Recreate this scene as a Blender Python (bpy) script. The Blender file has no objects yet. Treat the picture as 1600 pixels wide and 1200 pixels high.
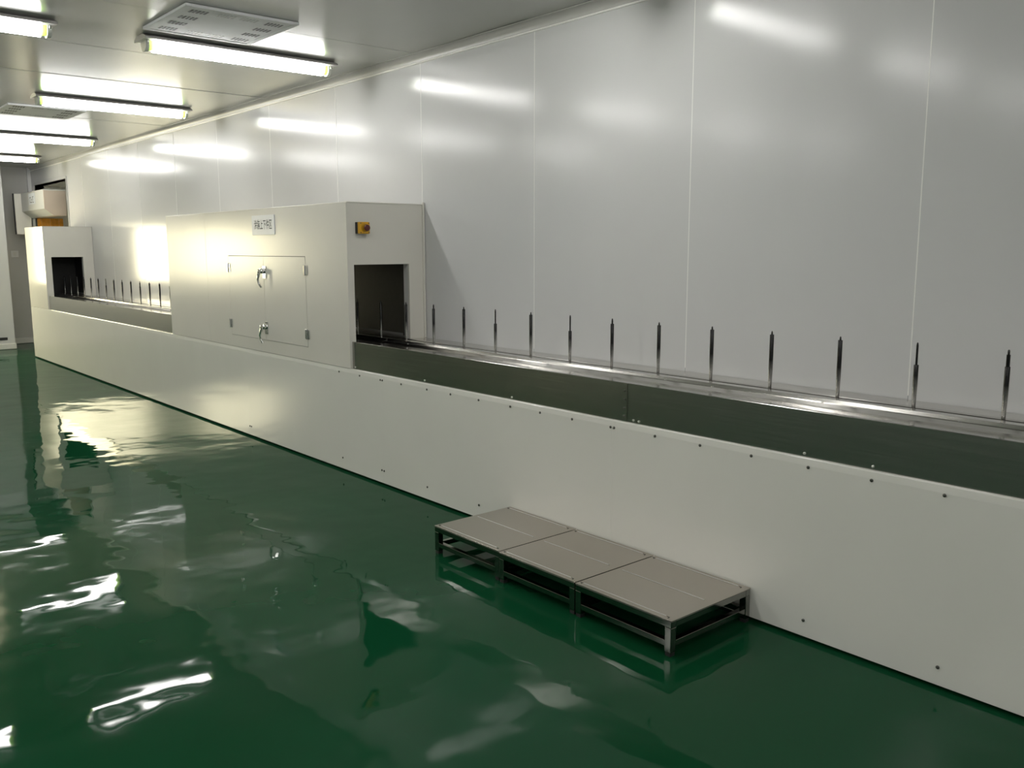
import bpy, bmesh, math, random
from mathutils import Vector, Matrix, Euler
random.seed(7)
sc = bpy.context.scene
C = sc.collection

# ------------------------------------------------------------------ camera
# world: x runs along the long wall (towards the camera's right), y towards the long wall, z up
cam_d = bpy.data.cameras.new('camera')
cam = bpy.data.objects.new('camera', cam_d); C.objects.link(cam); sc.camera = cam
cam_d.sensor_fit = 'HORIZONTAL'; cam_d.sensor_width = 36.0
cam_d.lens = 36.0 * 1383.0 / 1600.0
cam_d.clip_start = 0.05; cam_d.clip_end = 100
AX = Vector((0.6501999, 0.11352697, -0.75123347))     # world x in image axes (right, down, forward)
AY = Vector((0.7597603, -0.09987978, 0.64248605))
AZ = Vector((-0.00209354, -0.98850172, -0.15119511))
M3 = Matrix(((AX[0], -AX[1], -AX[2]), (AY[0], -AY[1], -AY[2]), (AZ[0], -AZ[1], -AZ[2])))
cam.matrix_world = Matrix.Translation((0, 0, 1.5)) @ M3.to_4x4()

# ------------------------------------------------------------------ world, exposure
w = bpy.data.worlds.new('world'); sc.world = w; w.use_nodes = True
w.node_tree.nodes['Background'].inputs[0].default_value = (0.5, 0.55, 0.6, 1)
w.node_tree.nodes['Background'].inputs[1].default_value = 0.05
vs = sc.view_settings
vs.view_transform = 'Standard'; vs.look = 'None'; vs.gamma = 1.0; vs.use_curve_mapping = False
vs.exposure = 0.0
sc.cycles.use_denoising = True
sc.cycles.max_bounces = 10; sc.cycles.diffuse_bounces = 5; sc.cycles.glossy_bounces = 6
sc.cycles.sample_clamp_indirect = 8.0

LAMP_STRENGTH = 28.0
WINDOW_STRENGTH = 19.0

# ------------------------------------------------------------------ dimensions
YF = 2.958      # front face of the machine
YW = 3.567      # face of the long wall
ZC = 2.79       # ceiling
ZL = 0.717      # lip of the machine's base
X_END = -15.2   # far end wall
X_REC = -16.02  # far end of the recess beside it
X_BACK = 4.2; Y_BACK = -4.6

# ------------------------------------------------------------------ materials
def nodes(name):
    m = bpy.data.materials.new(name); m.use_nodes = True
    nt = m.node_tree
    return m, nt, nt.nodes['Principled BSDF']
def N(nt, kind, **kw):
    n = nt.nodes.new(kind)
    for k, v in kw.items(): setattr(n, k, v)
    return n
def coords(nt, scale=(1, 1, 1)):
    tc = N(nt, 'ShaderNodeNewGeometry'); mp = N(nt, 'ShaderNodeMapping')
    mp.inputs['Scale'].default_value = scale
    nt.links.new(tc.outputs['Position'], mp.inputs['Vector'])
    return mp.outputs['Vector']
def noise(nt, vec, scale, detail=2.0, rough=0.5):
    n = N(nt, 'ShaderNodeTexNoise'); n.inputs['Scale'].default_value = scale
    n.inputs['Detail'].default_value = detail; n.inputs['Roughness'].default_value = rough
    nt.links.new(vec, n.inputs['Vector']); return n.outputs['Fac']
def ramp(nt, fac, a, b, lo=0.3, hi=0.7):
    r = N(nt, 'ShaderNodeValToRGB')
    r.color_ramp.elements[0].position = lo; r.color_ramp.elements[1].position = hi
    r.color_ramp.elements[0].color = (*a, 1); r.color_ramp.elements[1].color = (*b, 1)
    nt.links.new(fac, r.inputs[0]); return r.outputs[0]
def bump(nt, fac, strength, dist, prev=None):
    b = N(nt, 'ShaderNodeBump'); b.inputs['Strength'].default_value = strength
    b.inputs['Distance'].default_value = dist
    nt.links.new(fac, b.inputs['Height'])
    if prev is not None: nt.links.new(prev, b.inputs['Normal'])
    return b.outputs['Normal']
def paint(name, col, rough=0.25, var=0.03, wave=0.0015, ior=1.5, wscale=1.6):
    m, nt, p = nodes(name)
    v = coords(nt)
    c2 = tuple(max(0, c * (1 - var)) for c in col)
    nt.links.new(ramp(nt, noise(nt, v, 2.5, 4), col, c2), p.inputs['Base Color'])
    p.inputs['Roughness'].default_value = rough; p.inputs['IOR'].default_value = ior
    if wave:
        nt.links.new(bump(nt, noise(nt, v, wscale, 1.0), 1.0, wave), p.inputs['Normal'])
    return m
def steel(name, col=(0.56, 0.545, 0.52), rough=0.24, brush=(0.5, 25, 25), var=0.04):
    m, nt, p = nodes(name)
    p.inputs['Metallic'].default_value = 1.0
    v = coords(nt, brush)
    f = noise(nt, v, 6.0, 3)
    nt.links.new(ramp(nt, f, tuple(c * (1 - var) for c in col), col), p.inputs['Base Color'])
    r = N(nt, 'ShaderNodeMapRange'); r.inputs['To Min'].default_value = rough - 0.03; r.inputs['To Max'].default_value = rough + 0.03
    nt.links.new(f, r.inputs['Value']); nt.links.new(r.outputs[0], p.inputs['Roughness'])
    v2 = coords(nt)
    nt.links.new(bump(nt, noise(nt, v2, 5.0, 1.0), 1.0, 0.0008), p.inputs['Normal'])
    return m
def plain(name, col, rough=0.4, metal=0.0, emit=None, strength=0.0, var=0.0):
    m, nt, p = nodes(name)
    p.inputs['Base Color'].default_value = (*col, 1); p.inputs['Roughness'].default_value = rough
    p.inputs['Metallic'].default_value = metal
    if var:
        nt.links.new(ramp(nt, noise(nt, coords(nt), 20, 3), col, tuple(c * (1 - var) for c in col)), p.inputs['Base Color'])
    if emit:
        p.inputs['Emission Color'].default_value = (*emit, 1); p.inputs['Emission Strength'].default_value = strength
    return m

M = {}
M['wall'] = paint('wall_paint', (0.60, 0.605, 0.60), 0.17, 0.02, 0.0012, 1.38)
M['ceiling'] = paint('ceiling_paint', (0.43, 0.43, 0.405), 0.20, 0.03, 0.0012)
M['bead'] = plain('white_bead', (0.86, 0.86, 0.82), 0.3, var=0.02)
M['joint'] = plain('joint_sealant', (0.70, 0.70, 0.69), 0.5)
M['cove'] = paint('cove_paint', (0.42, 0.42, 0.395), 0.35, 0.03, 0.0)
M['trim'] = plain('white_trim', (0.72, 0.72, 0.68), 0.25, var=0.05)
M['cream'] = paint('cream_panel_paint', (0.66, 0.645, 0.585), 0.20, 0.03, 0.0010, 1.34)
M['cream_flat'] = paint('cream_base_paint', (0.73, 0.725, 0.67), 0.15, 0.03, 0.0004, 1.48)
M['grey_wall'] = paint('grey_wall_paint', (0.52, 0.52, 0.50), 0.35, 0.04, 0.0)
M['steel'] = steel('brushed_steel', (0.42, 0.41, 0.385), 0.20)
M['steel_pan'] = steel('pan_steel', (0.66, 0.64, 0.61), 0.20)
M['steel_step'] = steel('step_steel', (0.50, 0.465, 0.425), 0.25, (0.6, 1.2, 1.2), 0.05)
M['steel_tube'] = steel('tube_steel', (0.30, 0.30, 0.28), 0.12, (3, 3, 3), 0.05)
M['chrome'] = plain('chrome', (0.75, 0.75, 0.74), 0.12, 1.0)
m, nt, p = nodes('spindle_steel'); M['spindle'] = m      # bare at the foot, dark room reflection painted into the colour above
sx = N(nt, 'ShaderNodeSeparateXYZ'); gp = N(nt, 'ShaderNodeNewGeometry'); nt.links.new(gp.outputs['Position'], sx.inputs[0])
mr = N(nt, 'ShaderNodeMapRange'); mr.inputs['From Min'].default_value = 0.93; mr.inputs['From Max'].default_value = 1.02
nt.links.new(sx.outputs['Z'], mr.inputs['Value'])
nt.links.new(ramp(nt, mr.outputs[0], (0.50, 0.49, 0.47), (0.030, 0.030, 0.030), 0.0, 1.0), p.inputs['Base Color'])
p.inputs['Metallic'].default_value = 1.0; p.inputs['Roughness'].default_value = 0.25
M['tunnel'] = plain('tunnel_shade', (0.020, 0.020, 0.017), 0.5, 0.0, var=0.3)  # near-black, puts the closed tunnel's shade into the colour
M['black'] = plain('black_rubber', (0.012, 0.012, 0.012), 0.6, var=0.2)
M['dark'] = plain('dark_slot', (0.02, 0.02, 0.02), 0.7, var=0.2)
M['bolt'] = plain('bolt_head', (0.10, 0.10, 0.09), 0.35, 0.9)
M['rivet'] = plain('bright_bolt_head', (0.5, 0.5, 0.48), 0.3, 1.0)
M['yellow'] = plain('yellow_plastic', (0.68, 0.36, 0.015), 0.35, var=0.1)
M['red'] = plain('red_plastic', (0.09, 0.012, 0.009), 0.35, var=0.1)
M['sign'] = plain('sign_white', (0.62, 0.65, 0.70), 0.35, var=0.02)
M['ink'] = plain('sign_ink', (0.015, 0.03, 0.05), 0.5, var=0.1)
M['lamp_body'] = plain('lamp_body_paint', (0.50, 0.48, 0.47), 0.35, var=0.05)
M['lamp_end'] = plain('lamp_end_plastic', (0.45, 0.75, 0.15), 0.15, emit=(0.55, 1.0, 0.12), strength=0.25)
M['lamp_clear'] = plain('lamp_clear_plastic', (0.62, 0.64, 0.58), 0.08, var=0.05)
M['tube'] = plain('lit_diffuser', (0.9, 0.9, 0.9), 0.4, emit=(1.0, 0.985, 0.955), strength=LAMP_STRENGTH)
M['pane'] = plain('lit_window_pane', (0.8, 0.8, 0.7), 0.2, emit=(1.0, 0.91, 0.60), strength=WINDOW_STRENGTH)
M['alu'] = plain('aluminium_frame', (0.62, 0.62, 0.60), 0.3, 0.6, var=0.05)
M['vent'] = plain('vent_plate_white', (0.62, 0.625, 0.625), 0.75, var=0.03)
M['vent_pale'] = plain('vent_shut_slot', (0.40, 0.405, 0.40), 0.6, var=0.03)
M['amber'] = plain('amber_curtain', (0.80, 0.33, 0.02), 0.35, emit=(1.0, 0.42, 0.04), strength=0.0, var=0.25)
M['tan'] = paint('tan_panel_paint', (0.50, 0.42, 0.34), 0.35, 0.05, 0.0)

# green epoxy floor: gloss coat with slow waves
m, nt, p = nodes('green_epoxy'); M['floor'] = m
v = coords(nt)
nt.links.new(ramp(nt, noise(nt, v, 0.9, 4), (0.0035, 0.047, 0.017), (0.0050, 0.058, 0.023)), p.inputs['Base Color'])
p.inputs['Roughness'].default_value = 0.6; p.inputs['Specular IOR Level'].default_value = 0.0
n1 = bump(nt, noise(nt, v, 1.7, 1.5, 0.45), 1.0, 0.0085)
n2 = bump(nt, noise(nt, v, 6.0, 1.0, 0.4), 1.0, 0.0017, n1)
gl = N(nt, 'ShaderNodeBsdfGlossy'); gl.inputs['Roughness'].default_value = 0.03
fr = N(nt, 'ShaderNodeFresnel'); fr.inputs['IOR'].default_value = 1.42
ml = N(nt, 'ShaderNodeMath', operation='MULTIPLY'); ml.inputs[1].default_value = 0.68
mx = N(nt, 'ShaderNodeMixShader')
nt.links.new(n2, gl.inputs['Normal']); nt.links.new(n2, fr.inputs['Normal'])
nt.links.new(fr.outputs[0], ml.inputs[0]); nt.links.new(ml.outputs[0], mx.inputs[0])
nt.links.new(p.outputs[0], mx.inputs[1]); nt.links.new(gl.outputs[0], mx.inputs[2])
nt.links.new(mx.outputs[0], nt.nodes['Material Output'].inputs['Surface'])

# ------------------------------------------------------------------ builders
WO = {}
def link(o, parent=None, world=(0, 0, 0)):
    C.objects.link(o); world = Vector(world); WO[o.name] = world
    if parent is not None:
        o.parent = parent; o.location = world - WO[parent.name]
    else: o.location = world
    return o
def tag(o, label=None, cat=None, group=None, kind=None):
    if label: o['label'] = label
    if cat: o['category'] = cat
    if group: o['group'] = group
    if kind: o['kind'] = kind
    return o
def thing(name, label, cat, world, group=None):
    o = bpy.data.objects.new(name, None); o.empty_display_size = 0.1
    link(o, None, world); return tag(o, label, cat, group)
def from_bm(name, bm, mat, parent=None, world=(0, 0, 0), smooth=False):
    me = bpy.data.meshes.new(name)
    bmesh.ops.recalc_face_normals(bm, faces=bm.faces[:])
    bm.to_mesh(me); bm.free()
    me.materials.append(M[mat] if isinstance(mat, str) else mat)
    if smooth:
        for f in me.polygons: f.use_smooth = True
        try: me.set_sharp_from_angle(angle=math.radians(40))
        except Exception: pass
    return link(bpy.data.objects.new(name, me), parent, world)
def bm_box(bm, lo, hi, bev=0.0):
    x0, y0, z0 = lo; x1, y1, z1 = hi
    vs_ = [bm.verts.new(c) for c in ((x0,y0,z0),(x1,y0,z0),(x1,y1,z0),(x0,y1,z0),(x0,y0,z1),(x1,y0,z1),(x1,y1,z1),(x0,y1,z1))]
    fs = [bm.faces.new([vs_[i] for i in q]) for q in ((0,3,2,1),(4,5,6,7),(0,1,5,4),(1,2,6,5),(2,3,7,6),(3,0,4,7))]
    if bev:
        es = list({e for f in fs for e in f.edges})
        bmesh.ops.bevel(bm, geom=es, offset=bev, segments=2, affect='EDGES', profile=0.5)
def box(name, lo, hi, mat, parent=None, bev=0.0):
    c = [(a + b) / 2 for a, b in zip(lo, hi)]
    bm = bmesh.new()
    bm_box(bm, [a - q for a, q in zip(lo, c)], [b - q for b, q in zip(hi, c)], bev)
    return from_bm(name, bm, mat, parent, c)
def boxes(name, lst, mat, parent=None, world=None, bev=0.0):
    if world is None: world = [sum(l[0][i] + l[1][i] for l in lst) / (2 * len(lst)) for i in range(3)]
    bm = bmesh.new()
    for lo, hi in lst:
        bm_box(bm, [a - q for a, q in zip(lo, world)], [b - q for b, q in zip(hi, world)], bev)
    return from_bm(name, bm, mat, parent, world)
def bm_rings(bm, rings, cap=True):
    vr = [[bm.verts.new(c) for c in r] for r in rings]
    n = len(vr[0])
    for a, b in zip(vr, vr[1:]):
        for i in range(n): bm.faces.new((a[i], a[(i+1) % n], b[(i+1) % n], b[i]))
    if cap:
        bm.faces.new(vr[0][::-1]); bm.faces.new(vr[-1])
def lathe(name, prof, mat, parent, world, axis='z', seg=14):
    bm = bmesh.new(); rings = []
    for r, h in prof:
        ring = []
        for i in range(seg):
            a = 2 * math.pi * i / seg; c, s = r * math.cos(a), r * math.sin(a)
            ring.append({'z': (c, s, h), 'y': (c, h, s), 'x': (h, c, s)}[axis])
        rings.append(ring)
    bm_rings(bm, rings)
    return from_bm(name, bm, mat, parent, world, True)
def prism(name, poly, axis, a, b, mat, parent=None, smooth=False):
    """poly: 2-D outline extruded along axis from a to b. axis x: (y,z); y: (x,z); z: (x,y)"""
    def pt(q, t): return {'x': (t, q[0], q[1]), 'y': (q[0], t, q[1]), 'z': (q[0], q[1], t)}[axis]
    cx = sum(q[0] for q in poly) / len(poly); cy = sum(q[1] for q in poly) / len(poly); t = (a + b) / 2
    wld = pt((cx, cy), t)
    bm = bmesh.new()
    bm_rings(bm, [[pt((q[0]-cx, q[1]-cy), a - t) for q in poly], [pt((q[0]-cx, q[1]-cy), b - t) for q in poly]])
    return from_bm(name, bm, mat, parent, wld, smooth)
def tube_path(name, pts, rads, mat, parent, world, seg=10):
    bm = bmesh.new(); rings = []
    P = [Vector(q) for q in pts]
    for i, q in enumerate(P):
        d = (P[min(i+1, len(P)-1)] - P[max(i-1, 0)]).normalized()
        u = d.orthogonal().normalized() if i == 0 else (u - d * u.dot(d)).normalized()
        w_ = d.cross(u)
        rings.append([q + (u * math.cos(2*math.pi*k/seg) + w_ * math.sin(2*math.pi*k/seg)) * rads[i] for k in range(seg)])
    bm_rings(bm, rings)
    return from_bm(name, bm, mat, parent, world, True)
def copy_tree(o, parent=None, world=None):
    c = o.copy(); C.objects.link(c); c.parent = parent
    if world is not None: c.location = world
    for ch in o.children: copy_tree(ch, c)
    return c
def rect_hole(name, axis, t0, t1, outer, hole, mat, parent=None, kind=None):
    """slab with a rectangular hole. axis x: outer=(y0,y1,z0,z1); axis y: (x0,x1,z0,z1)"""
    a0, a1, b0, b1 = outer; h0, h1, k0, k1 = hole
    L = []
    for (p0, p1, q0, q1) in ((a0, h0, b0, b1), (h1, a1, b0, b1), (h0, h1, b0, k0), (h0, h1, k1, b1)):
        if p1 - p0 > 1e-4 and q1 - q0 > 1e-4:
            L.append(((t0, p0, q0), (t1, p1, q1)) if axis == 'x' else ((p0, t0, q0), (p1, t1, q1)))
    o = boxes(name, L, mat, parent)
    if kind: o['kind'] = kind
    return o
ORD = ['zeroth','first','second','third','fourth','fifth','sixth','seventh','eighth','ninth','tenth','eleventh','twelfth','thirteenth','fourteenth','fifteenth','sixteenth','seventeenth']

# ================================================================== the setting
tag(box('floor', (X_REC - 0.3, Y_BACK - 0.2, -0.12), (X_BACK + 0.2, 4.6, 0.0), 'floor'), kind='structure')

# ceiling: backing slab with panels under it, joints every 1.148 m like the wall's
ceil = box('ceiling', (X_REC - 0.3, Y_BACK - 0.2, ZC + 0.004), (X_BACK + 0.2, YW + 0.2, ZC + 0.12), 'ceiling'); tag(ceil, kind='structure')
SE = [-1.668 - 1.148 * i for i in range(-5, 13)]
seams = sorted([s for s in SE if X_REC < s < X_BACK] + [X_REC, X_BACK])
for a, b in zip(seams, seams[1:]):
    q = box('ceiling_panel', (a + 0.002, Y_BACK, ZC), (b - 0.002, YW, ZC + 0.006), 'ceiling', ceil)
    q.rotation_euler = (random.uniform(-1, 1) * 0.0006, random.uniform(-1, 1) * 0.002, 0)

# long wall with its joint lines; an opening near the far end holds the transfer hood
OX0, OX1, OZ0, OZ1 = -15.76, -13.93, 1.0, 2.50
wallr = rect_hole('wall_right', 'y', YW + 0.006, YW + 0.12, (X_REC - 0.2, X_BACK + 0.2, 0, ZC), (OX0, OX1, OZ0, OZ1), 'joint', kind='structure')
for a, b in zip(seams, seams[1:]):
    lo, hi = a + 0.0016, b - 0.0016
    if hi <= OX0 or lo >= OX1:
        q = box('wall_panel', (lo, YW, 0), (hi, YW + 0.012, ZC), 'wall', wallr)
        q.rotation_euler = (0, 0, random.uniform(-1, 1) * 0.003)
    else:
        rect_hole('wall_panel', 'y', YW, YW + 0.012, (lo, hi, 0, ZC), (max(lo, OX0), min(hi, OX1), OZ0, OZ1), 'wall', wallr)
for x in seams[1:-1]:       # sealant bead along every joint
    if not OX0 < x < OX1: box('joint_bead', (x - 0.0022, YW - 0.0012, 0.9), (x + 0.0022, YW + 0.004, ZC - 0.06), 'bead', wallr)
# little niche behind the opening
niche = boxes('wall_niche', [((OX0 - 0.06, 4.25, 0.9), (OX1 + 0.06, 4.31, 2.6)),
                             ((OX0 - 0.06, YW + 0.12, 0.9), (OX0, 4.25, 2.6)), ((OX1, YW + 0.12, 0.9), (OX1 + 0.06, 4.25, 2.6)),
                             ((OX0, YW + 0.12, OZ1), (OX1, 4.25, OZ1 + 0.06)), ((OX0, YW + 0.12, OZ0 - 0.06), (OX1, 4.25, OZ0))], 'trim')
tag(niche, kind='structure')
rect_hole('reveal', 'y', YW - 0.012, YW + 0.13, (OX0 - 0.012, OX1 + 0.03, OZ0, OZ1 + 0.03), (OX0, OX1, OZ0, OZ1), 'grey_wall', niche)

# cove strip between long wall and ceiling
R = 0.042
poly = [(YW, ZC - R - 0.004), (YW - 0.004, ZC - R - 0.004)]
poly += [(YW - R - 0.004 + R * math.cos(t), ZC - R - 0.004 + R * math.sin(t)) for t in [math.radians(d) for d in range(0, 91, 15)]]
poly += [(YW - R - 0.012, ZC - 0.004), (YW - R - 0.012, ZC), (YW, ZC)]
cove = tag(prism('trim_1', poly, 'x', X_REC, X_BACK, 'cove', None, True), kind='structure')
prism('bead', [(YW, ZC - R - 0.017), (YW - 0.008, ZC - R - 0.016), (YW - 0.011, ZC - R - 0.008), (YW, ZC - R - 0.0045)], 'x', X_REC, X_BACK, 'bead', cove)

# far end wall with the bright window, the recess beside it, and the two walls behind the camera
WZ0, WZ1 = 1.0, 1.86
YR = 2.995
WINS = [(1.0, 2.45), (-1.35, 0.10)]
wf = boxes('wall_far', [((X_END - 0.15, Y_BACK - 0.2, 0), (X_END, YR, WZ0)), ((X_END - 0.15, Y_BACK - 0.2, WZ1), (X_END, YR, ZC)),
                        ((X_END - 0.15, 2.45, WZ0), (X_END, YR, WZ1)), ((X_END - 0.15, 0.10, WZ0), (X_END, 1.0, WZ1)), ((X_END - 0.15, Y_BACK - 0.2, WZ0), (X_END, -1.35, WZ1))], 'wall')
tag(wf, kind='structure')
tag(boxes('wall_recess', [((X_REC - 0.1, YR - 0.1, 0), (X_REC, YW + 0.1, ZC)), ((X_REC, YR - 0.06, 0), (X_END - 0.15, YR, ZC))], 'grey_wall'), kind='structure')
tag(box('trim_2', (X_REC, YW - 0.05, 2.40), (X_REC + 0.05, YW, ZC), 'joint'), kind='structure')  # pale strip, the corner's highlight put into its colour
tag(box('baseboard_far', (X_END, Y_BACK, 0), (X_END + 0.04, YR + 0.01, 0.09), 'trim', None, 0.012), kind='structure')
tag(box('baseboard_recess', (X_REC, YR, 0), (X_REC + 0.04, YW, 0.09), 'trim', None, 0.012), kind='structure')
tag(box('wall_left', (X_END, Y_BACK - 0.12, 0), (X_BACK + 0.2, Y_BACK, ZC), 'wall'), kind='structure')
tag(box('wall_back', (X_BACK, Y_BACK, 0), (X_BACK + 0.12, YW, ZC), 'wall'), kind='structure')
for k, (wy0, wy1) in enumerate(WINS):
    win = rect_hole('window_%d' % (k + 1), 'x', X_END - 0.10, X_END + 0.015, (wy0 - 0.05, wy1 + 0.05, WZ0 - 0.05, WZ1 + 0.05), (wy0, wy1, WZ0, WZ1), 'alu', kind='structure')
    ym = (wy0 + wy1) / 2
    for (a, b) in ((wy0, ym - 0.012), (ym + 0.012, wy1)):
        box('pane', (X_END - 0.06, a, WZ0), (X_END - 0.045, b, WZ1), 'pane', win)
    box('mullion', (X_END - 0.08, ym - 0.012, WZ0), (X_END, ym + 0.012, WZ1), 'alu', win)

# ================================================================== conveyor base
base = thing('conveyor_base', 'long low cream machine base with steel trough running along the wall', 'conveyor', (-6.0, 3.26, 0))
XB0, XB1 = -13.83, 1.3
joints = [-0.768, -2.746, -4.724, -6.702, -8.68, -10.658, -12.636]
edges = sorted([XB0, XB1] + joints)
for a, b in zip(edges, edges[1:]):
    poly = [(YF, 0.016), (YF + 0.012, 0.012), (YF + 0.03, 0.012), (YF + 0.03, ZL), (YF + 0.017, ZL), (YF + 0.005, ZL - 0.001), (YF + 0.0025, ZL - 0.004), (YF, ZL - 0.028)]
    prism('front_panel', poly, 'x', a + 0.0003, b - 0.0003, 'cream_flat', base)
box('plinth', (XB0 + 0.02, YF + 0.03, 0.0), (XB1 - 0.02, YF + 0.06, ZL - 0.02), 'black', base)
box('end_panel', (XB0, YF + 0.0305, 0.012), (XB0 + 0.02, YW - 0.002, ZL), 'cream_flat', base)
ZG = 0.896; YG = YF + 0.017; ZP = 0.872
def trough_inside(t, x0, x1, y_front):
    box('trough_pan', (x0, y_front, ZP - 0.006), (x1, 3.2045, ZP), 'steel_pan', t)
    prism('front_rail', [(3.205, ZP), (3.228, ZP + 0.012), (3.245, ZP + 0.013), (3.252, ZP + 0.026), (3.300, ZP + 0.026), (3.300, ZP - 0.03), (3.205, ZP - 0.006)], 'x', x0, x1, 'steel_pan', t)
    prism('back_rail', [(3.362, ZP - 0.03), (3.362, ZP + 0.018), (3.372, ZP + 0.022), (3.40, ZP + 0.018), (YW - 0.004, ZP + 0.012), (YW - 0.004, ZP - 0.01), (3.40, ZP - 0.03)], 'x', x0, x1, 'steel_pan', t)
    box('chain_channel', (x0, 3.301, ZP - 0.06), (x1, 3.361, ZP - 0.05), 'dark', t)
def trough(x0, x1, cuts, label):
    t = thing('steel_trough', label, 'trough', ((x0 + x1) / 2, 3.26, ZL))
    e = [x0] + cuts + [x1]
    for a, b in zip(e, e[1:]):
        prism('guard_plate', [(YG, ZL + 0.001), (YG + 0.004, ZL + 0.001), (YG + 0.004, ZG - 0.004), (YG + 0.016, ZG - 0.004), (YG + 0.016, ZG), (YG + 0.002, ZG), (YG, ZG - 0.002)], 'x', a + 0.0005, b - 0.0005, 'steel', t)
    trough_inside(t, x0 + 0.001, x1 - 0.001, YG + 0.0165)
    return t
tn = trough(-5.098, XB1, [-2.664], 'steel trough with spindles between the large housing and the camera')
tf = trough(-12.868, -8.352, [-10.9, -9.0], 'steel trough with spindles between the two cream housings')
box('splice_plate', (-2.70, YG - 0.003, ZL + 0.003), (-2.672, YG, ZG - 0.004), 'steel', tn)
# bolts
def bolt_at(x, y, z, mat, r=0.0065, name='bolt', base=base):
    key = (mat, r)
    if key not in bolt_cache:
        bolt_cache[key] = lathe(name, [(r, 0.0), (r, -0.003), (r * 0.6, -0.005), (r * 0.1, -0.0055)], mat, base, (x, y, z), 'y', 8)
    else:
        o = bolt_cache[key].copy(); C.objects.link(o); o.parent = base; o.location = Vector((x, y, z)) - WO[base.name]
bolt_cache = {}
for x in (-5.252, -4.986, -4.735, -4.712, -4.499, -4.228, -3.996, -3.739, -3.472, -3.241, -3.011, -2.757, -2.735, -2.491, -2.246, -1.994, -1.743, -1.493, -1.238, -0.98):
    bolt_at(x, YF, 0.683, 'bolt')
for x, z in ((-6.72, 0.086), (-6.69, 0.086), (-5.236, 0.091), (-4.742, 0.098), (-4.715, 0.097), (-4.239, 0.09), (-3.743, 0.09), (-1.732, 0.08), (-1.219, 0.08)):
    bolt_at(x, YF, z, 'bolt')
for x in (-5.065, -4.273, -3.479, -2.633, -2.600, -1.771, -1.499):
    bolt_at(x, YG, 0.730, 'rivet', 0.0055, base=tn)
for z in (0.745, 0.78, 0.82, 0.86):
    bolt_at(-2.687, YG - 0.003, z, 'bolt', 0.005, base=tn)
for i in range(46):
    x = -0.78 - i * 0.27
    if -8.4 < x < -5.12 or x < -12.8: continue
    tt = tn if x > -6 else tf
    if 'rail_screw' not in bolt_cache:
        bolt_cache['rail_screw'] = lathe('rail_screw', [(0.006, 0.0), (0.006, 0.002), (0.003, 0.003)], 'chrome', tt, (x, 3.236, ZP + 0.0125), 'z', 8)
    else:
        o = bolt_cache['rail_screw'].copy(); C.objects.link(o); o.parent = tt; o.location = Vector((x, 3.236, ZP + 0.0125)) - WO[tt.name]

# ================================================================== tunnel housings on the base
ZT = 1.795
def housing(x0, x1, label, mouth, through=True):
    t = thing('tunnel_housing', label, 'machine housing', ((x0 + x1) / 2, 3.26, ZL))
    y0, y1, z0, z1 = mouth
    ya = YF + 0.006
    rect_hole('end_wall', 'x', x1 - 0.018, x1, (ya, YW - 0.003, ZL + 0.002, ZT), (y0, y1, z0, z1), 'cream', t)
    if through: rect_hole('end_wall', 'x', x0, x0 + 0.018, (ya, YW - 0.003, ZL + 0.002, ZT), (y0, y1, z0, z1), 'cream', t)
    else:
        box('end_wall', (x0, ya, ZL + 0.002), (x0 + 0.018, YW - 0.003, ZT), 'cream', t)
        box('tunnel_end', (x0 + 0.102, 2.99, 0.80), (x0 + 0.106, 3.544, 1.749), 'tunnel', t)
    box('top_sheet', (x0 - 0.003, ya - 0.003, ZT), (x1 + 0.006, YW - 0.003, ZT + 0.007), 'cream', t, 0.002)
    trough_inside(t, x0 + 0.0185, x1 - 0.0185, 2.992)
    # mouth lining and tunnel walls behind it, coloured dark for shade
    for xe, s in ((x1, -1), (x0, 1)):
        a, b = sorted((xe + s * 0.018, xe + s * 0.07))
        boxes('mouth_lining', [((a, y0 - 0.004, z0), (b, y0 - 0.001, z1 + 0.003)), ((a, y1 + 0.001, z0), (b, y1 + 0.004, z1 + 0.003)), ((a, y0, z1 + 0.001), (b, y1, z1 + 0.004))], 'grey_wall', t)
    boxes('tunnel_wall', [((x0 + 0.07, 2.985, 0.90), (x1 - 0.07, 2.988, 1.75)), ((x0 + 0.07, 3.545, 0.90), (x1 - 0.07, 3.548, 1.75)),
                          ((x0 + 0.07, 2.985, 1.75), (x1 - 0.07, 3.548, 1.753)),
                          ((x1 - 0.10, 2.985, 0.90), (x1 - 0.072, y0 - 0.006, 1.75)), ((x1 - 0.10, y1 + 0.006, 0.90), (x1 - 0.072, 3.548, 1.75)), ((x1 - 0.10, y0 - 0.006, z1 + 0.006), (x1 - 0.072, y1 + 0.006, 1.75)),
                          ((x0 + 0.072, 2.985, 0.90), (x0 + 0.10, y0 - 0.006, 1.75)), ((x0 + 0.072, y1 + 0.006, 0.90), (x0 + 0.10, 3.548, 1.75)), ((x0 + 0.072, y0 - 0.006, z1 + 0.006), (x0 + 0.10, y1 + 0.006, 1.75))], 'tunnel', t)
    return t
MOUTH = (3.006, 3.437, ZP - 0.035, 1.398)
hn = housing(-8.35, -5.10, 'large cream tunnel housing with two access doors, nearer of the two', MOUTH)
hf = housing(-13.83, -12.87, 'small cream tunnel housing at the far end of the steel trough', (3.04, 3.43, ZP - 0.035, 1.402), False)
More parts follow.
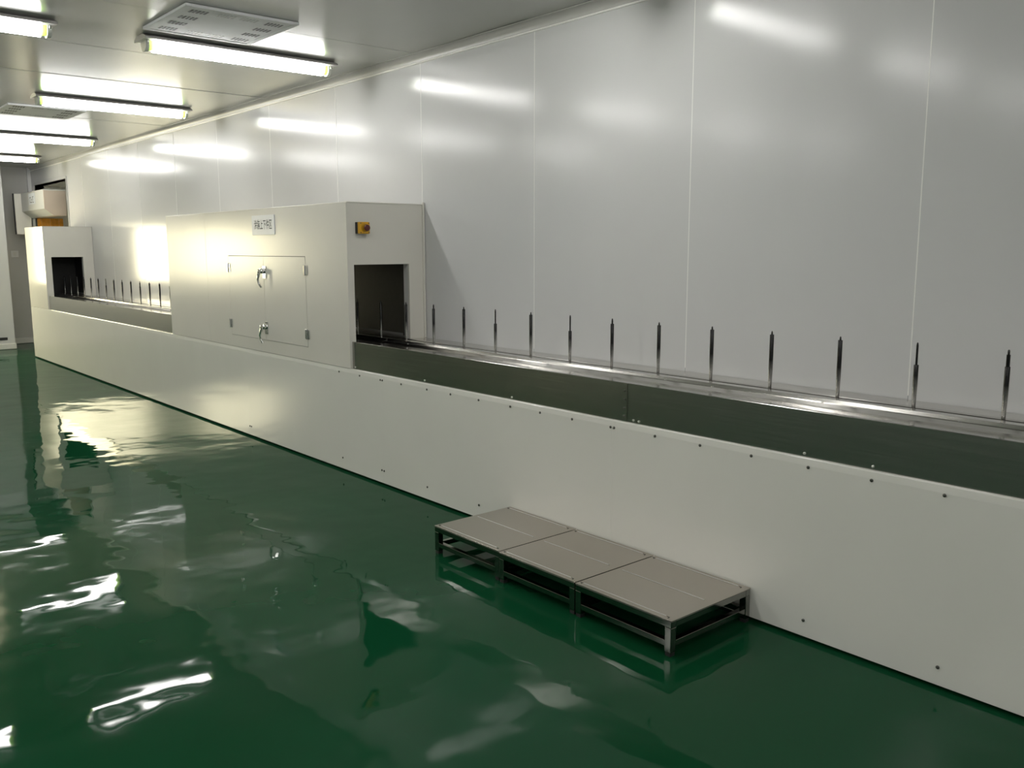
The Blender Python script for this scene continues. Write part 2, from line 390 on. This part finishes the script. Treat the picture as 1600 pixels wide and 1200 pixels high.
# front sheets: the far one plain, the near one in two sheets with a door hole
box('front_sheet', (-13.83, YF, ZL + 0.002), (-12.869, YF + 0.0055, ZT + 0.004), 'cream', hf, 0.001)
box('front_sheet', (-8.35, YF, ZL + 0.002), (-7.442, YF + 0.0055, ZT), 'cream', hn, 0.001)
DX0, DX1, DZ0, DZ1 = -6.985, -5.676, 0.812, 1.450
rect_hole('front_sheet', 'y', YF, YF + 0.0055, (-7.440, -5.099, ZL + 0.002, ZT), (DX0, DX1, DZ0, DZ1), 'cream', hn)
box('corner_flange', (-5.10, YW - 0.018, ZL + 0.17), (-5.085, YW - 0.004, ZT + 0.018), 'cream', hn, 0.002)
XM = -6.343
for (a, b, side) in ((DX0 + 0.003, XM - 0.0008, 'l'), (XM + 0.0008, DX1 - 0.003, 'r')):
    d = box('access_door', (a, YF - 0.001, DZ0 + 0.003), (b, YF + 0.004, DZ1 - 0.004), 'cream', hn, 0.0008)
    for z in (0.905, 1.352):
        xh = a - 0.002 if side == 'l' else b + 0.002
        boxes('hinge', [((xh - 0.030, YF - 0.006, z - 0.034), (xh - 0.004, YF - 0.001, z + 0.034)), ((xh + 0.004, YF - 0.006, z - 0.034), (xh + 0.030, YF - 0.001, z + 0.034)),
                        ((xh - 0.006, YF - 0.013, z - 0.036), (xh + 0.006, YF - 0.002, z + 0.036))], 'chrome', d, None, 0.0015)
    if side == 'r':
        dr = d
def latch(z, swing):
    x = XM + 0.012
    boxes('latch_plate', [((x - 0.022, YF - 0.007, z - 0.045), (x + 0.030, YF - 0.001, z + 0.05)), ((XM - 0.05, YF - 0.010, z - 0.006), (XM - 0.012, YF - 0.001, z + 0.03))], 'chrome', dr, None, 0.0015)
    lathe('latch_boss', [(0.020, 0.0), (0.020, -0.022), (0.013, -0.030), (0.013, -0.045), (0.004, -0.048)], 'chrome', dr, (x, YF - 0.006, z + 0.012), 'y', 14)
    tube_path('latch_handle', [(0, -0.04, 0.012), (-0.006, -0.048, -0.02), (-0.016 + swing * 0.3, -0.05, -0.055), (-0.014 + swing * 0.7, -0.046, -0.085), (swing, -0.036, -0.112)], [0.009, 0.011, 0.0085, 0.0075, 0.009], 'chrome', dr, (x, YF, z))
latch(1.325, 0.012); latch(0.905, -0.004)

# ------------------------------------------------------------------ things fixed to the near housing
sg = thing('wall_sign', 'white sign with six dark Chinese characters above the access doors', 'sign', (-6.313, YF, 1.604))
box('board', (-6.502, YF - 0.006, 1.606), (-6.122, YF - 0.001, 1.750), 'sign', sg, 0.001)
def text_part(txt, parent, cx, y, z, width, height, name='lettering', mat='ink', squeeze=True):
    cu = bpy.data.curves.new(name, 'FONT'); cu.body = txt; cu.size = 1.0; cu.align_x = 'CENTER'; cu.offset = 0.012; cu.resolution_u = 3
    ob = bpy.data.objects.new(name, cu); C.objects.link(ob)
    dg = bpy.context.evaluated_depsgraph_get(); me = bpy.data.meshes.new_from_object(ob.evaluated_get(dg))
    C.objects.unlink(ob); bpy.data.objects.remove(ob)
    xs = [v.co.x for v in me.vertices]; ys = [v.co.y for v in me.vertices]
    if not xs: return None
    sx = width / (max(xs) - min(xs)); sy = height / (max(ys) - min(ys)); mx = (max(xs) + min(xs)) / 2; my = (max(ys) + min(ys)) / 2
    for v in me.vertices: v.co = Vector(((v.co.x - mx) * sx, 0.0, (v.co.y - my) * sy))
    me.materials.clear(); me.materials.append(M[mat])
    return link(bpy.data.objects.new(name, me), parent, (cx, y, z))
text_part('涂装上下件区', sg, -6.310, YF - 0.0068, 1.682, 0.30, 0.074)

es = thing('emergency_stop', 'yellow emergency stop box with dark red push button on the housing', 'stop button', (-5.10, 3.065, 1.592))
XE = -5.10
box('back_box', (XE + 0.0005, 3.022, 1.598), (XE + 0.030, 3.098, 1.672), 'black', es, 0.003)
box('cover', (XE + 0.0305, 3.022, 1.597), (XE + 0.058, 3.099, 1.673), 'yellow', es, 0.004)
lathe('collar', [(0.027, 0.0), (0.027, 0.004), (0.024, 0.008), (0.012, 0.008)], plain('yellow_collar', (0.45, 0.24, 0.01), 0.4, var=0.1), es, (XE + 0.058, 3.0605, 1.635), 'x', 20)
lathe('push_button', [(0.012, 0.0), (0.012, 0.014), (0.020, 0.018), (0.021, 0.028), (0.017, 0.034), (0.006, 0.036)], 'red', es, (XE + 0.062, 3.0605, 1.635), 'x', 20)
for dy in (-0.030, 0.030):
    for dz in (-0.030, 0.030):
        lathe('screw', [(0.004, 0.0), (0.004, 0.002), (0.002, 0.0025)], 'bolt', es, (XE + 0.0575, 3.0605 + dy, 1.635 + dz), 'x', 8)

# ================================================================== spindles
def spindle(x, kind, label):
    t = thing('spindle', label, 'spindle', (x, 3.331, ZP), 'steel spindles standing in the trough')
    h = 1.146 - ZP
    if kind == 'long': s, tip = 0.69 * h, 0.0042
    elif kind == 'step': s, tip = 0.78 * h, 0.0062
    elif kind == 'slim': s, tip = 0.90 * h, 0.0045
    else: s, tip = 0.945 * h, 0.0040
    if kind not in spindle_cache:
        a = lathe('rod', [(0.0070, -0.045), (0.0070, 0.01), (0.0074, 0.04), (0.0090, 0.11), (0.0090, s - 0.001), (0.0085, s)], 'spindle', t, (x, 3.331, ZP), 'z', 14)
        prof = [(tip, s - 0.001), (tip, h - 0.012), (tip * 0.75, h - 0.004), (tip * 0.35, h)]
        if kind == 'step': prof = [(0.0066, s - 0.001), (0.0066, h - 0.018), (0.0040, h - 0.017), (0.0040, h - 0.004), (0.002, h)]
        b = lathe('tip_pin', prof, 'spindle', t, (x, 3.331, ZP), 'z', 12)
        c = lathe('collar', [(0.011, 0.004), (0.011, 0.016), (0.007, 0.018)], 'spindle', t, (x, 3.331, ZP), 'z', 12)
        spindle_cache[kind] = (a, b, c)
    else:
        for q in spindle_cache[kind]:
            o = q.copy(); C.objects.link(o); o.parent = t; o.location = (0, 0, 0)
spindle_cache = {}
near_x = [-4.672, -4.352, -4.045, -3.730, -3.412, -3.104, -2.795, -2.481, -2.166, -1.848, -1.534, -1.212]
kinds = ['slim', 'short', 'long', 'short', 'long', 'slim', 'short', 'short', 'short', 'short', 'long', 'step']
for i, (x, k) in enumerate(zip(near_x, kinds)):
    spindle(x, k, 'thin steel spindle in the near trough, %s from the large housing' % ORD[i + 1])
spindle(-4.989, 'short', 'thin steel spindle standing right at the mouth of the large housing')
spindle(-5.304, 'short', 'thin steel spindle just inside the mouth of the large housing')
spindle(-5.619, 'slim', 'thin steel spindle deeper inside the mouth of the large housing')
FK = ['short', 'slim', 'short', 'short', 'long', 'short', 'slim', 'short', 'step', 'short', 'short', 'slim']
for i in range(12):
    spindle(-12.857 + 0.315 * i, FK[i], 'thin steel spindle in the far trough, %s from the small housing' % ORD[i + 1])
spindle(-13.172, 'short', 'thin steel spindle just inside the mouth of the small housing')
spindle(-13.486, 'short', 'thin steel spindle deeper inside the mouth of the small housing')

# ================================================================== three steel step platforms
ZS = 0.143
def platform(x0, x1, y0, y1, label):
    t = thing('step_platform', label, 'platform', ((x0 + x1) / 2, (y0 + y1) / 2, 0), 'steel step platforms in front of the machine')
    w = 0.030
    box('top_sheet', (x0, y0, ZS - 0.004), (x1, y1, ZS), 'steel_step', t, 0.0015)
    for (lo, hi) in (((x0 + 0.001, y0 + 0.001, ZS - 0.030), (x1 - 0.001, y0 + w, ZS - 0.0045)), ((x0 + 0.001, y1 - w, ZS - 0.030), (x1 - 0.001, y1 - 0.001, ZS - 0.0045)),
                     ((x0 + 0.001, y0 + w, ZS - 0.030), (x0 + w, y1 - w, ZS - 0.0045)), ((x1 - w, y0 + w, ZS - 0.030), (x1 - 0.001, y1 - w, ZS - 0.0045))):
        box('top_rail', lo, hi, 'steel_tube', t, 0.002)
    for (lo, hi) in (((x0 + w, y0 + 0.003, 0.036), (x1 - w, y0 + 0.027, 0.060)), ((x0 + w, y1 - 0.027, 0.036), (x1 - w, y1 - 0.003, 0.060)),
                     ((x0 + 0.003, y0 + w, 0.036), (x0 + 0.027, y1 - w, 0.060)), ((x1 - 0.027, y0 + w, 0.036), (x1 - 0.003, y1 - w, 0.060))):
        box('lower_rail', lo, hi, 'steel_tube', t, 0.002)
    for xa in (x0 + 0.001, x1 - w - 0.001):
        for ya in (y0 + 0.001, y1 - w - 0.001):
            l = box('leg', (xa, ya, 0.016), (xa + w, ya + w, ZS - 0.0305), 'steel_tube', t, 0.002)
            box('rubber_foot', (xa + 0.002, ya + 0.002, 0.0), (xa + w - 0.002, ya + w - 0.002, 0.018), 'black', l, 0.001)
    for yy in (y0 + 0.024, (y0 + y1) / 2 + 0.005, y1 - 0.024):
        box('ridge', (x0 + 0.028, yy - 0.002, ZS), (x1 - 0.045, yy + 0.002, ZS + 0.0025), 'alu', t, 0.0009)  # lighter metal paints the lamp glint along the sheet's bends
    for xx in (x0 + 0.02, x1 - 0.028):
        for yy in (y0 + 0.024, y1 - 0.024):
            boxes('corner_mark', [((xx - 0.012, yy - 0.0012, ZS), (xx, yy + 0.0012, ZS + 0.001)), ((xx - 0.001, yy - 0.010, ZS), (xx + 0.001, yy, ZS + 0.001))], 'bolt', t)
    return t
PY0, PY1 = 2.450, 2.950
platform(-3.472, -2.972, PY0 + 0.010, PY1 + 0.004, 'steel step platform farthest from the camera, first of three in a row')
platform(-2.964, -2.477, PY0 + 0.004, PY1 + 0.002, 'steel step platform in the middle of the row of three')
platform(-2.469, -1.966, PY0, PY1, 'steel step platform nearest the camera, its end frame open to view')

# ================================================================== ceiling lamps
def make_lamp(x, y0, y1, label):
    L = y1 - y0; yc = (y0 + y1) / 2
    t = thing('ceiling_lamp', label, 'lamp', (x, yc, ZC), 'fluorescent lamps on the ceiling')
    prism('lamp_base', [(x - 0.098, ZC - 0.032), (x + 0.098, ZC - 0.032), (x + 0.102, ZC - 0.029), (x + 0.096, ZC - 0.018), (x + 0.050, ZC - 0.001), (x - 0.050, ZC - 0.001), (x - 0.096, ZC - 0.018), (x - 0.102, ZC - 0.029)], 'y', y0 - 0.02, y1 + 0.02, 'lamp_body', t)
    zb = ZC - 0.0325; r = 0.044
    prof = [(x + r, zb)] + [(x + r * math.cos(a), zb - 0.018 - r * math.sin(a)) for a in [math.pi * k / 10 for k in range(11)]] + [(x - r, zb)]
    prism('diffuser', prof, 'y', y0 + 0.052, y1 - 0.052, 'tube', t, True)
    for (a, b) in ((y0 + 0.022, y0 + 0.0515), (y1 - 0.0515, y1 - 0.022)):
        prism('tube_end', [(x + (q[0] - x) * 0.75, zb + (q[1] - zb) * 0.85) for q in prof], 'y', a, b, 'lamp_end', t, True)
    for (a, b) in ((y0, y0 + 0.0215), (y1 - 0.0215, y1)):
        prism('end_cap', [(x + (q[0] - x) * 1.04, zb + (q[1] - zb) * 1.03) for q in prof], 'y', a, b, 'lamp_clear', t, True)
        ym = (a + b) / 2
        box('clip', (x - 0.062, ym - 0.006, zb - 0.020), (x - 0.047, ym + 0.006, zb - 0.0005), 'chrome', t, 0.002)
        box('clip', (x + 0.047, ym - 0.006, zb - 0.020), (x + 0.062, ym + 0.006, zb - 0.0005), 'chrome', t, 0.002)
    return t
lamp_x = [-3.02, -5.755, -8.42, -11.32, -13.94]
A0, A1 = 1.968, 3.232
ROW = [0.815, -0.965, -2.745]     # middle lines of the other lamp rows
l0 = make_lamp(lamp_x[1], A0, A1, 'lit fluorescent ceiling lamp beside the slotted vent plate, nearest whole one')
labs = {0: 'lit fluorescent ceiling lamp over the platforms, out of view above', 2: 'lit fluorescent ceiling lamp, second in the row beside the long wall',
        3: 'lit fluorescent ceiling lamp, third in the row beside the long wall', 4: 'lit fluorescent ceiling lamp, farthest in the row beside the long wall'}
for i, s in labs.items():
    c = copy_tree(l0, None, (lamp_x[i], (A0 + A1) / 2, ZC)); c['label'] = s
labs2 = ['lit ceiling lamp of the second row above the camera, out of view', 'lit fluorescent ceiling lamp cut off at the top corner of the photo',
         'lit ceiling lamp of the second row behind the cut-off one', 'lit ceiling lamp of the second row, fourth from the camera']
for i, s in enumerate(labs2):
    c = copy_tree(l0, None, (lamp_x[i], ROW[0], ZC)); c['label'] = s
for r, rn in ((1, 'third'), (2, 'fourth')):  # fourth row is added to raise the room's light level
    for i in range(3 if r == 1 else 2):
        c = copy_tree(l0, None, (lamp_x[i], ROW[r], ZC)); c['label'] = 'lit ceiling lamp of the %s row out of view, %s from the near end' % (rn, ORD[i + 1])
for r, rn in ((0, 'second'), (1, 'third'), (2, 'fourth')):  # unseen lamps beside and behind the camera, added to even out the light
    for x, xn in ((-0.3, 'beside'), (2.3, 'behind')):
        c = copy_tree(l0, None, (x, ROW[r], ZC)); c['label'] = 'added lit ceiling lamp of the %s row, %s the camera, out of view' % (rn, xn)

c = copy_tree(l0, None, (2.3, (A0 + A1) / 2, ZC)); c['label'] = 'added fluorescent ceiling lamp beside the long wall, behind the camera, out of view'  # added lamp that lightens the near end of the wall

# ================================================================== slotted vent plates on the ceiling
def make_vent(x0, x1, y0, y1, label):
    t = thing('ceiling_vent', label, 'vent', ((x0 + x1) / 2, (y0 + y1) / 2, ZC), 'slotted vent plates on the ceiling')
    rect_frame = boxes('frame', [((x0, y0, ZC - 0.016), (x1, y0 + 0.03, ZC - 0.0005)), ((x0, y1 - 0.03, ZC - 0.016), (x1, y1, ZC - 0.0005)),
                                 ((x0, y0 + 0.03, ZC - 0.016), (x0 + 0.03, y1 - 0.03, ZC - 0.0005)), ((x1 - 0.03, y0 + 0.03, ZC - 0.016), (x1, y1 - 0.03, ZC - 0.0005))], 'vent', t, None, 0.002)
    pl = box('plate', (x0 + 0.0305, y0 + 0.0305, ZC - 0.013), (x1 - 0.0305, y1 - 0.0305, ZC - 0.0005), 'vent', t)
    first = {}
    def slot(x, y, mat, lx=0.064, ly=0.0125):
        if mat not in first:
            first[mat] = box('slot', (x - lx / 2, y - ly / 2, ZC - 0.0140), (x + lx / 2, y + ly / 2, ZC - 0.0128), mat, pl)
        else:
            o = first[mat].copy(); C.objects.link(o); o.parent = pl; o.location = Vector((x, y, ZC - 0.0134)) - WO[pl.name]
    W = x1 - x0; D = y1 - y0
    for gy in (0.165, 0.835):
        for gx in (0.155, 0.385, 0.615, 0.845):
            for k in range(-2, 3): slot(x0 + W * gx, y0 + D * gy + k * 0.0205, 'dark')
    for gx in (0.14, 0.86):
        for gy in (0.40, 0.60):
            for k in range(-2, 3): slot(x0 + W * gx, y0 + D * gy + k * 0.0205, 'vent_pale')
    return t
v1 = make_vent(-5.535, -4.860, 1.895, 2.550, 'white slotted vent plate beside the nearest whole ceiling lamp')
v2 = copy_tree(v1, None, (-9.43, 2.2225, ZC)); v2['label'] = 'white slotted vent plate partly hidden behind the second ceiling lamp'

# ================================================================== transfer hood in the wall opening, far end
hd = thing('transfer_hood', 'tan hood with slanted underside sticking out of the wall opening', 'hood', (-14.8, 3.43, 1.73))
HX0, HX1, HY = -15.48, -14.10, 3.295
prism('hood_end', [(HY, 2.078), (HY, 2.335), (YW + 0.02, 2.335), (YW + 0.02, 1.985), (HY + 0.12, 1.985)], 'x', HX1 - 0.015, HX1, 'tan', hd)
box('hood_front', (HX0 + 0.02, HY, 2.078), (HX1 - 0.0155, HY + 0.015, 2.335), 'grey_wall', hd)
prism('underside', [(HY + 0.002, 2.0775), (HY + 0.12, 1.985), (YW + 0.02, 1.985), (YW + 0.02, 1.997), (HY + 0.125, 1.997), (HY + 0.016, 2.0775)], 'x', HX0 + 0.02, HX1 - 0.0155, 'grey_wall', hd)
box('hood_top', (HX0 + 0.02, HY, 2.3355), (HX1, YW + 0.02, 2.35), 'grey_wall', hd)
box('side_shield', (HX0, 3.20, 1.735), (HX0 + 0.0195, 3.415, 2.345), 'cream', hd)
box('shield_edge', (HX0 - 0.03, 3.185, 1.735), (HX0 - 0.0005, 3.199, 2.35), 'dark', hd)
box('post', (HX0, 3.432, 1.50), (HX0 + 0.03, 3.466, 1.9845), 'grey_wall', hd)
cs = thing('strip_curtain', 'amber strip curtain hanging under the tan hood', 'curtain', (-15.46, 3.66, 1.02))
for i in range(6):
    y = 3.495 + i * 0.062
    box('strip', (-15.465 + 0.004 * (i % 2), y, 1.02), (-15.4615 + 0.004 * (i % 2), y + 0.0605, 1.983), 'amber', cs)
ps = thing('hood_sign', 'small white sign with grey print on the hood', 'sign', (-14.75, HY, 2.16))
box('board', (-14.96, HY - 0.006, 2.165), (-14.60, HY - 0.001, 2.325), 'sign', ps, 0.001)
bm = bmesh.new()
gl = [(-0.12, -0.05, 0.012, 0.09), (-0.12, 0.02, 0.07, 0.014), (-0.095, -0.045, 0.05, 0.012), (-0.03, -0.05, 0.012, 0.09), (-0.05, -0.01, 0.06, 0.012), (-0.06, -0.05, 0.08, 0.012),
      (0.045, -0.05, 0.012, 0.09), (0.045, -0.05, 0.075, 0.012), (0.045, 0.03, 0.075, 0.012), (0.075, -0.02, 0.012, 0.05)]
for (a, b, c, d) in gl: bm_box(bm, (a, -0.0007, b), (a + c, 0.0, b + d))
from_bm('print', bm, plain('grey_print', (0.16, 0.16, 0.17), 0.5, var=0.1), ps, (-14.78, HY - 0.0062, 2.235))

# ================================================================== small fittings on the far walls
tag(box('floor_vent', (X_END + 0.0005, 2.70, 0.140), (X_END + 0.012, 2.893, 0.182), 'dark', None, 0.003), 'small dark slot plate low on the far end wall', 'vent')
sw = thing('switch_plate', 'pale switch plate on the grey recess wall behind the small housing', 'switch', (X_REC, 3.24, 1.35))
box('plate', (X_REC + 0.0005, 3.20, 1.38), (X_REC + 0.010, 3.31, 1.485), 'joint', sw, 0.003)
box('rocker', (X_REC + 0.0105, 3.235, 1.405), (X_REC + 0.015, 3.275, 1.46), 'trim', sw, 0.001)
